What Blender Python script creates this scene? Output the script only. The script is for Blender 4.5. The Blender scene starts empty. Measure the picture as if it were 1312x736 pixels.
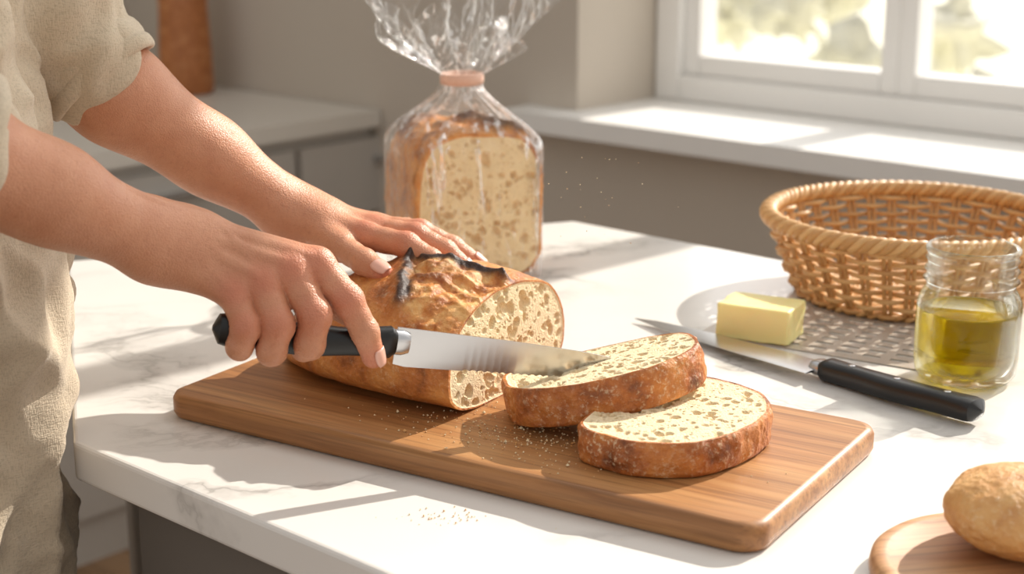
import bpy, bmesh, math, random
import numpy as np
from mathutils import Vector, Matrix, noise
random.seed(7); rng=np.random.default_rng(7)
CT=0.9
TH=math.radians(15); cT=math.cos(TH); sT=math.sin(TH)
# ---------------------------------------------------------------- helpers
def S(r,g,b,a=1.0):
    f=lambda c:(c/255/12.92 if c/255<=0.04045 else ((c/255+0.055)/1.055)**2.4)
    return (f(r),f(g),f(b),a)
def nd(nt,t,ins=None,**at):
    n=nt.nodes.new(t)
    for k,v in at.items(): setattr(n,k,v)
    for k,v in (ins or {}).items():
        if hasattr(v,'is_output'): nt.links.new(v,n.inputs[k])
        else: n.inputs[k].default_value=v
    return n
def ramp(nt,fac,stops,interp='LINEAR'):
    n=nt.nodes.new('ShaderNodeValToRGB'); nt.links.new(fac,n.inputs[0])
    cr=n.color_ramp; cr.interpolation=interp
    while len(cr.elements)<len(stops): cr.elements.new(0.5)
    for e,(p,c) in zip(cr.elements,stops):
        e.position=p; e.color=c if not isinstance(c,(int,float)) else (c,c,c,1)
    return n.outputs[0]
def mix(nt,f,a,b,bt='MIX'):
    n=nt.nodes.new('ShaderNodeMix'); n.data_type='RGBA'; n.blend_type=bt
    for i,v in ((0,f),(6,a),(7,b)):
        if hasattr(v,'is_output'): nt.links.new(v,n.inputs[i])
        else: n.inputs[i].default_value=v
    return n.outputs[2]
def M(name):
    m=bpy.data.materials.new(name); m.use_nodes=True
    nt=m.node_tree; b=nt.nodes['Principled BSDF']
    tc=nt.nodes.new('ShaderNodeTexCoord')
    return m,nt,b,tc.outputs['Object']
def setb(nt,b,**k):
    names={'col':'Base Color','rough':'Roughness','metal':'Metallic','spec':'Specular IOR Level','sss':'Subsurface Weight','trans':'Transmission Weight','ior':'IOR','coat':'Coat Weight','sheen':'Sheen Weight','nrm':'Normal','alpha':'Alpha'}
    for kk,v in k.items():
        s=b.inputs[names[kk]]
        if hasattr(v,'is_output'): nt.links.new(v,s)
        else: s.default_value=v
def bump(nt,h,st=0.3,dist=0.001,nrm=None):
    n=nd(nt,'ShaderNodeBump',{'Height':h,'Strength':st,'Distance':dist})
    if nrm is not None: nt.links.new(nrm,n.inputs['Normal'])
    return n.outputs[0]
def noi(nt,co,sc,det=4,rough=0.55,dist=0.0):
    return nd(nt,'ShaderNodeTexNoise',{'Vector':co,'Scale':sc,'Detail':det,'Roughness':rough,'Distortion':dist}).outputs['Fac']
def mth(nt,op,a,b_):
    return nd(nt,'ShaderNodeMath',{0:a,1:b_},operation=op).outputs[0]
def mapping(nt,co,scale=(1,1,1),rot=(0,0,0)):
    return nd(nt,'ShaderNodeMapping',{'Vector':co,'Scale':scale,'Rotation':rot}).outputs[0]
def simple(name,col,rough=0.5,metal=0.0,bsc=None,bst=0.2,bd=0.001,var=None,**k):
    m,nt,b,co=M(name)
    c=col
    if var: c=mix(nt,noi(nt,co,var[0]),col,var[1])
    setb(nt,b,col=c,rough=rough,metal=metal,**k)
    if bsc: setb(nt,b,nrm=bump(nt,noi(nt,co,bsc,5),bst,bd))
    return m

class MB:
    def __init__(s): s.V=[]; s.F=[]; s.I=[]; s.n=0
    def add(s,V,F,mi=0):
        V=np.asarray(V,float).reshape(-1,3); s.V.append(V)
        for i,f in enumerate(F):
            s.F.append(tuple(int(a)+s.n for a in f)); s.I.append(mi if not hasattr(mi,'__len__') else mi[i])
        s.n+=len(V)
    def build(s,name,mats,smooth=True,T=None,parent=None):
        V=np.vstack(s.V)
        if T is not None:
            T=np.array(T); V=V@T[:3,:3].T+T[:3,3]
        me=bpy.data.meshes.new(name); me.from_pydata(V.tolist(),[],s.F); 
        for m in mats: me.materials.append(m)
        me.polygons.foreach_set('material_index',s.I)
        me.polygons.foreach_set('use_smooth',[smooth]*len(s.F))
        me.update(); ob=bpy.data.objects.new(name,me); bpy.context.collection.objects.link(ob)
        if parent: ob.parent=parent
        return ob
def empty(name,loc=(0,0,0)):
    e=bpy.data.objects.new(name,None); bpy.context.collection.objects.link(e); e.empty_display_size=0.05
    return e
def loft(R,closed=True,cap0=False,cap1=False):
    R=np.asarray(R,float); m,n=R.shape[:2]; F=[]
    for i in range(m-1):
        for j in range(n if closed else n-1):
            k=(j+1)%n
            F.append((i*n+j,i*n+k,(i+1)*n+k,(i+1)*n+j))
    V=R.reshape(-1,3)
    if cap0: F.append(tuple(range(n-1,-1,-1)))
    if cap1: F.append(tuple((m-1)*n+j for j in range(n)))
    return V,F
def tube(P,r,n=8,closed=False,flat=1.0):
    P=np.asarray(P,float); m=len(P); r=np.broadcast_to(r,(m,))
    if closed: Tn=np.roll(P,-1,0)-np.roll(P,1,0)
    else: Tn=np.gradient(P,axis=0)
    Tn/=np.linalg.norm(Tn,axis=1)[:,None]+1e-12
    a=np.array([0,0,1.0]); 
    if abs(Tn[0]@a)>0.9: a=np.array([1.0,0,0])
    R=[]; u=np.cross(Tn[0],a); u/=np.linalg.norm(u)
    th=np.linspace(0,2*math.pi,n,endpoint=False)
    for i in range(m):
        u=u-Tn[i]*(u@Tn[i]); u/=np.linalg.norm(u); v=np.cross(Tn[i],u)
        R.append(P[i]+r[i]*(np.cos(th)[:,None]*u+flat*np.sin(th)[:,None]*v))
    if closed: R.append(R[0])
    return loft(R,True,not closed,not closed)
def box(mb,lo,hi,mi=0,fr=None):
    V=[(x,y,z) for x in (lo[0],hi[0]) for y in (lo[1],hi[1]) for z in (lo[2],hi[2])]
    if fr is not None: V=[fr(*v) for v in V]
    mb.add(V,[(0,1,3,2),(4,6,7,5),(0,4,5,1),(2,3,7,6),(0,2,6,4),(1,5,7,3)],mi)
def bevel(ob,w,seg=3,ang=30):
    m=ob.modifiers.new('bevel','BEVEL'); m.width=w; m.segments=seg; m.limit_method='ANGLE'; m.angle_limit=math.radians(ang)
def fixn(ob):
    bm=bmesh.new(); bm.from_mesh(ob.data); bmesh.ops.recalc_face_normals(bm,faces=bm.faces); bm.to_mesh(ob.data); bm.free()
def lathe(prof,n=64,c=(0,0,0)):
    th=np.linspace(0,2*math.pi,n,endpoint=False)
    R=[[(c[0]+r*math.cos(t),c[1]+r*math.sin(t),c[2]+z) for t in th] for r,z in prof]
    return loft(R)
def nz(p,sc=1.0,o=(0,0,0)):
    return noise.noise(Vector((p[0]*sc+o[0],p[1]*sc+o[1],p[2]*sc+o[2])))
def fbm(p,sc,oc=3,o=(0,0,0)):
    v=0;a=1
    for i in range(oc): v+=a*nz(p,sc*2**i,o); a*=0.5
    return v
def sstep(a,b,x):
    t=max(0,min(1,(x-a)/(b-a))); return t*t*(3-2*t)
# ---------------------------------------------------------------- materials
def mat_marble():
    m,nt,b,co=M('marble_white')
    w=nd(nt,'ShaderNodeTexNoise',{'Vector':co,'Scale':3.0,'Detail':6,'Roughness':0.62})
    wc=mix(nt,0.22,co,w.outputs['Color'])
    n1=nd(nt,'ShaderNodeTexNoise',{'Vector':mapping(nt,wc,(2.2,5.0,2),(0,0,0.9)),'Scale':1.5,'Detail':6,'Roughness':0.55}).outputs['Fac']
    ab=mth(nt,'ABSOLUTE',mth(nt,'SUBTRACT',n1,0.5),0.0)
    vein=ramp(nt,ab,[(0.0,1.0),(0.010,0.5),(0.05,0.0)])
    msk=ramp(nt,noi(nt,co,4.0,2),[(0.44,0.0),(0.62,1.0)])
    f=mth(nt,'MULTIPLY',mth(nt,'MULTIPLY',vein,msk),0.62)
    base=mix(nt,noi(nt,co,3.5,5),S(238,235,230),S(221,217,211))
    setb(nt,b,col=mix(nt,f,base,S(130,125,120)),rough=0.18,spec=0.5)
    return m
def mat_wood(name,c1,c2,c3,ax,sc=1.0,rough=0.5):
    m,nt,b,co=M(name)
    r=nd(nt,'ShaderNodeVectorRotate',{'Vector':co,'Angle':-math.atan2(ax[1],ax[0])},rotation_type='Z_AXIS').outputs[0]
    wv=nd(nt,'ShaderNodeTexNoise',{'Vector':mapping(nt,r,(5*sc,9*sc,9*sc)),'Scale':1.0,'Detail':2})
    r2=mix(nt,0.03/sc,r,wv.outputs['Color'])
    v=mapping(nt,r2,(2.2*sc,60*sc,60*sc))
    n1=noi(nt,v,1.0,5,0.62,0.5)
    v2=mapping(nt,r,(7*sc,330*sc,330*sc))
    n2=noi(nt,v2,1.0,3,0.6)
    v3=mapping(nt,r,(0.6*sc,14*sc,3*sc))
    n3=noi(nt,v3,1.0,1,0.5)
    c=ramp(nt,n1,[(0.28,c1),(0.5,c2),(0.72,c3)])
    c=mix(nt,ramp(nt,n3,[(0.42,0.0),(0.6,0.3)]),c,c1)
    c=mix(nt,ramp(nt,n2,[(0.35,0.45),(0.52,0.0)]),c,tuple(x*0.5 for x in c1[:3])+(1,))
    setb(nt,b,col=c,rough=rough,nrm=bump(nt,n2,0.25,0.0006))
    return m
def mat_crust(name,flour=0.28,hi=S(222,154,84),mid=S(190,114,52),lo=S(120,64,28)):
    m,nt,b,co=M(name)
    n=noi(nt,co,38,7,0.62)
    c=ramp(nt,n,[(0.3,lo),(0.47,mid),(0.68,hi)])
    gold=nd(nt,'ShaderNodeAttribute',attribute_name='gold').outputs['Fac']
    c=mix(nt,gold,c,ramp(nt,noi(nt,co,70,5,0.6),[(0.32,S(164,88,36)),(0.48,S(212,140,70)),(0.66,S(242,192,122))]))
    n2=noi(nt,co,300,4,0.7)
    fm=ramp(nt,noi(nt,co,30,3),[(0.4,0.0),(0.6,1.0)])
    fl=mth(nt,'MULTIPLY',ramp(nt,n2,[(0.53,0.0),(0.66,1.0)]),mth(nt,'ADD',mth(nt,'MULTIPLY',fm,flour),flour*0.2))
    c=mix(nt,fl,c,S(240,218,182))
    vo=nd(nt,'ShaderNodeTexVoronoi',{'Vector':co,'Scale':230.0}).outputs['Distance']
    h=mth(nt,'ADD',mth(nt,'ADD',n2,n),mth(nt,'MULTIPLY',vo,0.5))
    att=nd(nt,'ShaderNodeAttribute',attribute_name='burn').outputs['Fac']
    c=mix(nt,att,c,S(40,20,12))
    setb(nt,b,col=c,rough=0.42,nrm=bump(nt,h,0.7,0.0020))
    return m
def mat_crumb(name,a=S(243,225,189),bb=S(233,209,166),pc=S(208,170,118),pm=0.5):
    m,nt,b,co=M(name)
    vo=nd(nt,'ShaderNodeTexVoronoi',{'Vector':mix(nt,0.03,co,nd(nt,'ShaderNodeTexNoise',{'Vector':co,'Scale':120.0}).outputs['Color']),'Scale':420.0},feature='F1').outputs['Distance']
    vo2=nd(nt,'ShaderNodeTexVoronoi',{'Vector':co,'Scale':250.0,'Randomness':1.0},feature='F1').outputs['Distance']
    pit=ramp(nt,vo2,[(0.10,0.0),(0.38,1.0)])
    gate=ramp(nt,noi(nt,co,110,3),[(0.48,1.0),(0.60,0.0)])
    pit=mth(nt,'MAXIMUM',pit,gate)
    c=mix(nt,noi(nt,co,60,4),a,bb)
    c=mix(nt,pit,S(222,192,144),c)
    att=nd(nt,'ShaderNodeAttribute',attribute_name='pore').outputs['Fac']
    c=mix(nt,mth(nt,'MULTIPLY',att,pm),c,pc)
    h=mth(nt,'ADD',mth(nt,'MULTIPLY',vo,0.6),pit)
    setb(nt,b,col=c,rough=0.85,sss=0.12,nrm=bump(nt,h,0.6,0.0014))
    b.inputs['Subsurface Radius'].default_value=(0.006,0.004,0.003)
    return m
marble=mat_marble()
BA=np.array([0.85,-0.526]); BA/=np.linalg.norm(BA); BS=np.array([-BA[1],BA[0]])
wood=mat_wood('oak_board_wood',S(132,86,48),S(176,122,72),S(202,152,98),BA,rough=0.45)
woodr=mat_wood('maple_round_wood',S(162,110,70),S(200,150,104),S(218,176,130),(1,0.2))
crust=mat_crust('bread_crust')
crustd=mat_crust('bread_crust_dark',flour=0.5,hi=S(214,140,70),mid=S(174,98,42),lo=S(104,52,22))
crustp=mat_crust('roll_crust',flour=0.35,hi=S(232,184,120),mid=S(216,160,96),lo=S(190,128,70))
crumb=mat_crumb('bread_crumb')
steel=simple('brushed_steel',S(200,200,202),0.25,1.0)
blackp=simple('black_handle',S(16,16,17),0.32)
# ---------------------------------------------------------------- room
U=np.array([0.744,-0.668]); Wd=np.array([0.668,0.744])
def W(q,D,z): p=q*U+D*Wd; return (p[0],p[1],z)
plaster=simple('plaster_taupe',S(204,194,181),0.9,bsc=60,bst=0.1,var=(2,S(194,183,169)))
white=simple('painted_white',S(242,240,236),0.45)
cabm=simple('cabinet_grey',S(192,186,178),0.55,var=(3,S(182,176,168)))
cabd=simple('island_taupe',S(112,105,97),0.6,var=(3,S(100,94,88)))
floorm=mat_wood('floor_oak',S(120,90,62),S(150,116,84),S(176,142,108),(0.744,-0.668),0.25)
mb=MB(); box(mb,(-4.2,-3,-0.05),(3.6,2.62,0.0),0,W); mb.build('floor',[floorm],False)
mb=MB()
box(mb,(-3.47,2.3,0),(-1.897,2.62,2.8),0,W); box(mb,(-1.897,2.3,0),(1.6,2.62,0.82),0,W)
box(mb,(-1.897,2.3,2.5),(1.6,2.62,2.8),0,W); box(mb,(1.6,2.3,0),(3.0,2.62,2.8),0,W)
mb.build('wall_back',[plaster],False)
mb=MB(); box(mb,(-3.47,-1.5,0),(-3.35,2.3,2.8),0,W); mb.build('wall_left',[plaster],False)
mb=MB(); box(mb,(-2.02,2.22,0.815),(1.7,2.299,0.852),0,W); mb.build('trim_1',[white],False)
mb=MB(); box(mb,(-1.896,2.2995,0.8205),(1.599,2.56,0.852),0,W); mb.build('trim_2',[white],False)
mb=MB()
def fr(q0,q1,z0,z1,d0=2.56,d1=2.62): box(mb,(q0,d0,z0),(q1,d1,z1),0,W)
z0,z1=0.853,2.495
fr(-1.893,-1.835,z0,z1,2.54); fr(1.54,1.595,z0,z1,2.54); fr(-1.835,1.54,z0,z0+0.05,2.54); fr(-1.835,1.54,z1-0.05,z1,2.54)
ms=[-1.835,-1.365,-0.9,0.05,0.8,1.54]
for i in range(len(ms)-1):
    a,b_=ms[i],ms[i+1]; fr(a,a+0.035,z0+0.05,z1-0.05); fr(b_-0.035,b_,z0+0.05,z1-0.05)
    fr(a+0.035,b_-0.035,z0+0.05,z0+0.09); fr(a+0.035,b_-0.035,z1-0.09,z1-0.05)
o=mb.build('window_1',[white],False); bevel(o,0.004,2)
mb=MB()
box(mb,(-3.34,-0.5,0.0),(-2.47,2.29,0.765),0,W); box(mb,(-3.345,-0.5,0.7655),(-2.44,2.295,0.80),1,W)
for d in np.arange(-0.4,2.2,0.62):
    for zz0,zz1 in ((0.1,0.36),(0.38,0.56),(0.58,0.74)):
        box(mb,(-2.469,d,zz0),(-2.452,d+0.6,zz1),0,W); box(mb,(-2.452,d+0.2,zz1-0.05),(-2.43,d+0.4,zz1-0.04),2,W)
o=mb.build('side_cabinet',[cabm,simple('side_counter_stone',S(222,216,206),0.3),steel],False)
mb=MB(); V,F=lathe([(0,0.0),(0.058,0),(0.062,0.01),(0.06,0.1),(0.055,0.2),(0.058,0.23),(0.05,0.235),(0.05,0.24),(0.045,0.30),(0.02,0.33),(0.012,0.35),(0.02,0.37),(0,0.385)],40,(-0.750,3.60,0.801))
mb.add(V,F); mb.build('wooden_canister',[mat_wood('canister_wood',S(160,96,52),S(194,122,70),S(214,150,96),(0,1))])
# exterior
mb=MB(); box(mb,(-14,2.7,-0.5),(14,26,-0.4),0,W); mb.build('garden_ground',[simple('lawn',S(244,242,228),0.9,var=(1.2,S(222,222,202)))],False)
leaf=simple('garden_foliage',S(226,222,196),0.8,var=(3.5,S(250,248,236)))
def blob(mb,c,r,seed,sub=3,amp=0.3,sc=None,mi=0):
    bm=bmesh.new(); bmesh.ops.create_icosphere(bm,subdivisions=sub,radius=1)
    V=[]
    for v in bm.verts:
        p=v.co; d=1+amp*fbm(p,2.0,3,(seed,0,0)); s=sc or (1,1,1)
        V.append((c[0]+p.x*r*d*s[0],c[1]+p.y*r*d*s[1],c[2]+p.z*r*d*s[2]))
    mb.add(V,[[v.index for v in f.verts] for f in bm.faces],mi); bm.free()
mb=MB()
for i in range(60):
    q=-9+i*0.2+random.uniform(-.3,.3); p=W(q,9.5+random.uniform(-1.5,2.5),random.uniform(-0.3,0.7)); blob(mb,p,random.uniform(.08,.26),i*3.1,3,0.9)
mb.build('garden_hedge',[leaf])
# ---------------------------------------------------------------- island
K=(-0.317,1.06); pts=[K,(1.32,-0.41),(1.709,0.325),(0.0726,1.795),(-0.47,1.60)]
def prism(mb,pts,z0,z1,mi=0):
    n=len(pts); V=[(x,y,z0) for x,y in pts]+[(x,y,z1) for x,y in pts]
    mb.add(V,[tuple(range(n-1,-1,-1)),tuple(range(n,2*n))]+[(i,(i+1)%n,(i+1)%n+n,i+n) for i in range(n)],mi)
isl=empty('kitchen_island')
mb=MB(); prism(mb,pts,CT-0.03,CT); o=mb.build('countertop',[marble],False,parent=isl); bevel(o,0.0035)
cx=sum(p[0] for p in pts)/5; cy=sum(p[1] for p in pts)/5
mb=MB(); prism(mb,[(x+(cx-x)*0.06,y+(cy-y)*0.06) for x,y in pts],0.0,CT-0.0305); mb.build('cabinet_base',[cabd],False,parent=isl)
# ---------------------------------------------------------------- cutting board
def bp(a,s,z=0): p=BA*a+BS*s; return (p[0],1.08+p[1],CT+z)
BT=0.020; BL,BW=0.482,0.220
def rrect(L,Wd_,r,n=10):
    P=[]
    for cx_,cy_,a0 in ((L/2-r,Wd_/2-r,0),(-L/2+r,Wd_/2-r,90),(-L/2+r,-Wd_/2+r,180),(L/2-r,-Wd_/2+r,270)):
        for i in range(n+1):
            t=math.radians(a0+90*i/n); P.append((cx_+r*math.cos(t),cy_+r*math.sin(t)))
    return P
mb=MB(); P=rrect(BL,BW,0.018); R=[]
for ins,z in ((0.005,0.0003),(0.0015,0.0015),(0,0.005),(0,BT-0.005),(0.0015,BT-0.0015),(0.005,BT)):
    R.append([bp(x*(1-2*ins/BL),y*(1-2*ins/BW),z) for x,y in P])
V,F=loft(R,True,True,True); mb.add(V,F); o=mb.build('cutting_board',[wood]); 
for p in o.data.polygons:
    if len(p.vertices)>6: p.use_smooth=False
# ---------------------------------------------------------------- bread builders
def outline(Wb,H,n=220,seed=0,boxy=0.0,nsamp=1200,jit=0.012):
    th=np.linspace(0,2*math.pi,nsamp,endpoint=False); c=np.cos(th); s=np.sin(th)
    e=1-0.5*boxy
    up=s>=0
    ex=np.where(up,0.95*e,0.62); ey=np.where(up,0.9*e,0.55)
    x=Wb/2*np.sign(c)*np.abs(c)**ex; y=np.where(up,H*0.62,H*0.38)*np.sign(s)*np.abs(s)**ey
    P=np.stack([x,y+H*0.38],1)
    Q=np.vstack([P,P[:1]]); L=np.r_[0,np.cumsum(np.linalg.norm(np.diff(Q,axis=0),axis=1))]
    t=np.linspace(0,L[-1],n,endpoint=False); O=np.stack([np.interp(t,L,Q[:,0]),np.interp(t,L,Q[:,1])],1)
    c0=np.array([0,H*0.42])
    for i in range(n):
        d=O[i]-c0; f=1+jit*2.2*fbm((O[i][0],O[i][1],seed),28,3)
        O[i]=c0+d*f
    O[:,1]=np.maximum(O[:,1],0)
    return O,c0
def face_grid(O,c0,Kr,holes,inset=0.0012):
    n=len(O); ks=np.linspace(0.012,1,Kr+1)
    G=c0+(O[None]-c0)*ks[:,None,None]
    dz=np.zeros((Kr+1,n)); po=np.zeros((Kr+1,n))
    for (hx,hy,r,e,ang,dp) in holes:
        ca,sa=math.cos(ang),math.sin(ang); X=G[...,0]-hx; Y=G[...,1]-hy
        a=(X*ca+Y*sa)/(r*e); b=(-X*sa+Y*ca)/r; q=1-(a*a+b*b)
        m=q>0; v=np.where(m,dp*np.sqrt(np.clip(q,0,1)),0); dz=np.maximum(dz,v); po=np.maximum(po,np.where(m,np.clip(q*1.6,0,1)*0.8,0))
    crumbness=np.clip((0.97-ks)/0.02,0,1)[:,None]
    dz=dz*crumbness+crumbness*inset*0.4
    return G,dz,po*crumbness
def mk_holes(O,c0,n,seed,rmin=0.0006,rmax=0.0040,df=1.0):
    r_=np.random.default_rng(seed); H=[]
    for i in range(n):
        j=r_.integers(len(O)); k=math.sqrt(r_.random())*0.92; p=c0+(O[j]-c0)*k
        r=rmin+(rmax-rmin)*r_.random()**3.4
        H.append((p[0],p[1],r,1+0.7*r_.random(),r_.normal(0,0.9),r*df*(0.7+0.5*r_.random())))
    return H
def set_attr(ob,name,vals):
    a=ob.data.attributes.new(name,'FLOAT','POINT'); a.data.foreach_set('value',np.asarray(vals,float))
def slab(name,Wb,H,T,seed,Mx,mats,nh=260,boxy=0.0,crust_amp=0.0012,Kr=96,n=460,parent=None,rmax=0.0033,taper=0.0,dark_top=0.0,df=1.15):
    O,c0=outline(Wb,H,n,seed,boxy)
    mb=MB(); pore=[];burn=[]
    for side in (0,1):
        hs=mk_holes(O,c0,nh,seed+side*11,rmax=rmax,df=df)
        G,dz,po=face_grid(O,c0,Kr if side==0 else 20,hs)
        kr=G.shape[0]
        z=(T-dz) if side==0 else (dz*0.5)
        if side==0: z=z+0.0006*np.vectorize(lambda x,y:nz((x,y,seed),60))(G[...,0],G[...,1])
        sc=1.0 if side==0 else 1.0-taper
        V=np.dstack([ (G[...,0])*sc,(G[...,1]-c0[1])*sc+c0[1]*sc,z]).reshape(-1,3)
        F=[];I=[]
        for i in range(kr-1):
            mi=1 if (i+1)/(kr-1)>0.975 else 0
            for j in range(n):
                k=(j+1)%n; f=(i*n+j,i*n+k,(i+1)*n+k,(i+1)*n+j)
                F.append(f if side==0 else f[::-1]); I.append(mi)
        F.append(tuple(range(n-1,-1,-1)) if side==0 else tuple(range(n))); I.append(0)
        mb.add(V,F,I); pore+=list(po.reshape(-1)); burn+=[0]*len(V)
    m=max(10,int(T/0.0016)); R=[];bu=[]
    for i in range(m+1):
        t=i/m; zz=T*(1-t); sc=1-taper*t; edge=min(t,1-t)*m
        ring=[]
        for j in range(n):
            p=O[j]; d=(p-c0)/np.linalg.norm(p-c0)
            dn=0 if i in(0,m) else crust_amp*(0.6+1.3*fbm((p[0],p[1],zz+seed),90,3)+1.1*math.sin(math.pi*t)**0.7)
            lift=crust_amp*9*max(0,fbm((p[0],p[1],zz+seed*1.7),22,2))*dark_top*max(0,d[1])*min(1,edge/3)
            x=p+d*(dn*min(1,edge)+lift); ring.append((x[0]*sc,max(0,x[1])*sc,zz)); bu.append(min(1,lift/(crust_amp*4))*0.8 if dark_top else 0)
        R.append(ring)
    V,F=loft(R); mb.add(V,[f[::-1] for f in F],1); pore+=[0]*len(V); burn+=bu
    ob=mb.build(name,mats,True,Mx,parent); set_attr(ob,'pore',pore); set_attr(ob,'burn',burn); fixn(ob); return ob
def frame(o,x,y,z):
    m=Matrix.Identity(4)
    for i,v in enumerate((x,y,z)):
        v=Vector(v).normalized()
        for r in range(3): m[r][i]=v[r]
    for r in range(3): m[r][3]=o[r]
    return m
# ---- main loaf
def make_loaf():
    n=480; Wl=0.164; H0=0.084; L=0.205
    O,c0=outline(Wl,H0,n,3)
    org=np.array(bp(-0.019,0.027,BT)); A=np.array([BA[0],BA[1],0]); Sx=np.array([BS[0],BS[1],0]); Z=np.array([0,0,1.0])
    def sw(t): return (max(0,1-t**2.6))**0.5*(1+0.04*math.sin(math.pi*min(1,t*1.3)))
    def sh(t): return (max(0,1-t**3.0))**0.5*(1+0.12*math.sin(math.pi*min(1,t*1.15))**0.9 if t<0.87 else 1)
    def sp(t,p): return np.array([-L*t,p[0]*sw(t),p[1]*sh(t)])
    mb=MB(); pore=[];burn=[];gold=[]
    hs=mk_holes(O,c0,430,21,rmax=0.0044,df=1.0)
    G,dz,po=face_grid(O,c0,100,hs)
    kr=G.shape[0]; V=np.dstack([-dz,G[...,0],G[...,1]]).reshape(-1,3)
    F=[];I=[]
    for i in range(kr-1):
        for j in range(n):
            k=(j+1)%n; F.append((i*n+j,i*n+k,(i+1)*n+k,(i+1)*n+j)); I.append(1 if (i+1)/(kr-1)>0.975 else 0)
    F.append(tuple(range(n))); I.append(0)
    mb.add(V,F,I); pore+=list(po.reshape(-1)); burn+=[0]*len(V); gold+=[0]*len(V)
    m=270; R=[]
    PH=[math.degrees(math.atan2(p[1]-c0[1],p[0])) for p in O]
    for i in range(m+1):
        t=math.sin(i/m*math.pi/2) if i<m else 0.9999
        ring=[]
        for j in range(n):
            p=O[j]; q=sp(t,p); d=np.array([0,p[0],p[1]-c0[1]]); d/=np.linalg.norm(d)
            ph=PH[j]%360
            am=0.0014*fbm(q,45,4,(5,1,2)); bn=0; gd=0
            if 40<ph<190:
                tb=0.46-0.0030*(ph-80)+0.02*fbm((ph*0.03,1,0),2.0,2)
                pb=87+12*t+5*fbm((t*4,4,0),2.0,3)
                pn=158+7*fbm((t*3,9,0),2.0,3)
                ins=1-sstep(tb-0.022,tb+0.004,t)
                ina=sstep(pb-2,pb+2,ph)*(1-sstep(pn-4,pn+6,ph))
                op=ins*ina; gd=op
                rough=fbm(q,34,4,(1,7,3)); crk=1-abs(fbm((q[0],q[1],q[2]),26,3,(2,2,2)))*2
                am+=op*(-0.001+0.0060*rough+0.0040*max(0,crk))
                l1=math.exp(-((t-tb-0.016)/(0.050 if t>tb+0.016 else 0.022))**2)*sstep(62,80,ph)*(1-sstep(146,164,ph))
                l2=math.exp(-((ph-pb)/5.5)**2)*sstep(0.0,0.03,t)*(1-sstep(0.40,0.48,t))
                l3=0.5*math.exp(-((ph-118-30*(0.4-t)-8*fbm((t*4,2,0),2,2))/3.5)**2)*sstep(0.0,0.04,t)*ins
                jg=0.85+0.4*fbm(q,55,2,(4,4,4))
                am+=0.0085*jg*l1+0.0085*jg*l2+0.006*jg*l3
                ed=math.exp(-((t-tb-0.012)/0.030)**2)*sstep(66,82,ph)*(1-sstep(140,160,ph))
                bn=min(0.97,1.4*max(ed*(0.8+0.6*fbm(q,80,3,(6,6,6))),l2**1.1)+0.6*max(0,l3-0.1)+op*0.5*max(0,rough-0.10))
            if i==0: am=0
            am*=min(1,i/3)
            am*=min(1,max(0,q[2])/0.012+0.15)
            q=q+d*am; q[2]=max(0,q[2])
            ring.append(q); burn.append(max(0,bn)); pore.append(0); gold.append(gd)
        R.append(ring)
    V,F=loft(R); mb.add(V,F,1)
    Mx=frame(org,A,Sx,Z)
    ob=mb.build('sourdough_loaf',[crumb,crust],True,Mx); set_attr(ob,'pore',pore); set_attr(ob,'burn',burn); set_attr(ob,'gold',gold); fixn(ob)
make_loaf()
# ---- slices
ang=math.radians(52)
dome=Vector((math.sin(ang),-math.cos(ang),0))
c=Vector((0.117,1.003,CT+BT+0.0008))-dome*0.05
slab('bread_slice',0.146,0.101,0.0235,31,frame(c,dome.cross(Vector((0,0,1))),dome,Vector((0,0,1))),[crumb,crustd],nh=420)
zz=Vector((-0.22,0.07,1)).normalized(); xx=Vector((1,0.06,0)); xx=(xx-zz*xx.dot(zz)).normalized(); dm=-zz.cross(xx)
c=Vector((0.069,1.049,CT+BT+0.0160))-dm*0.045
slab('bread_slice.001',0.140,0.092,0.028,47,frame(c,dm.cross(zz),dm,zz),[crumb,crustd],nh=400)
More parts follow.
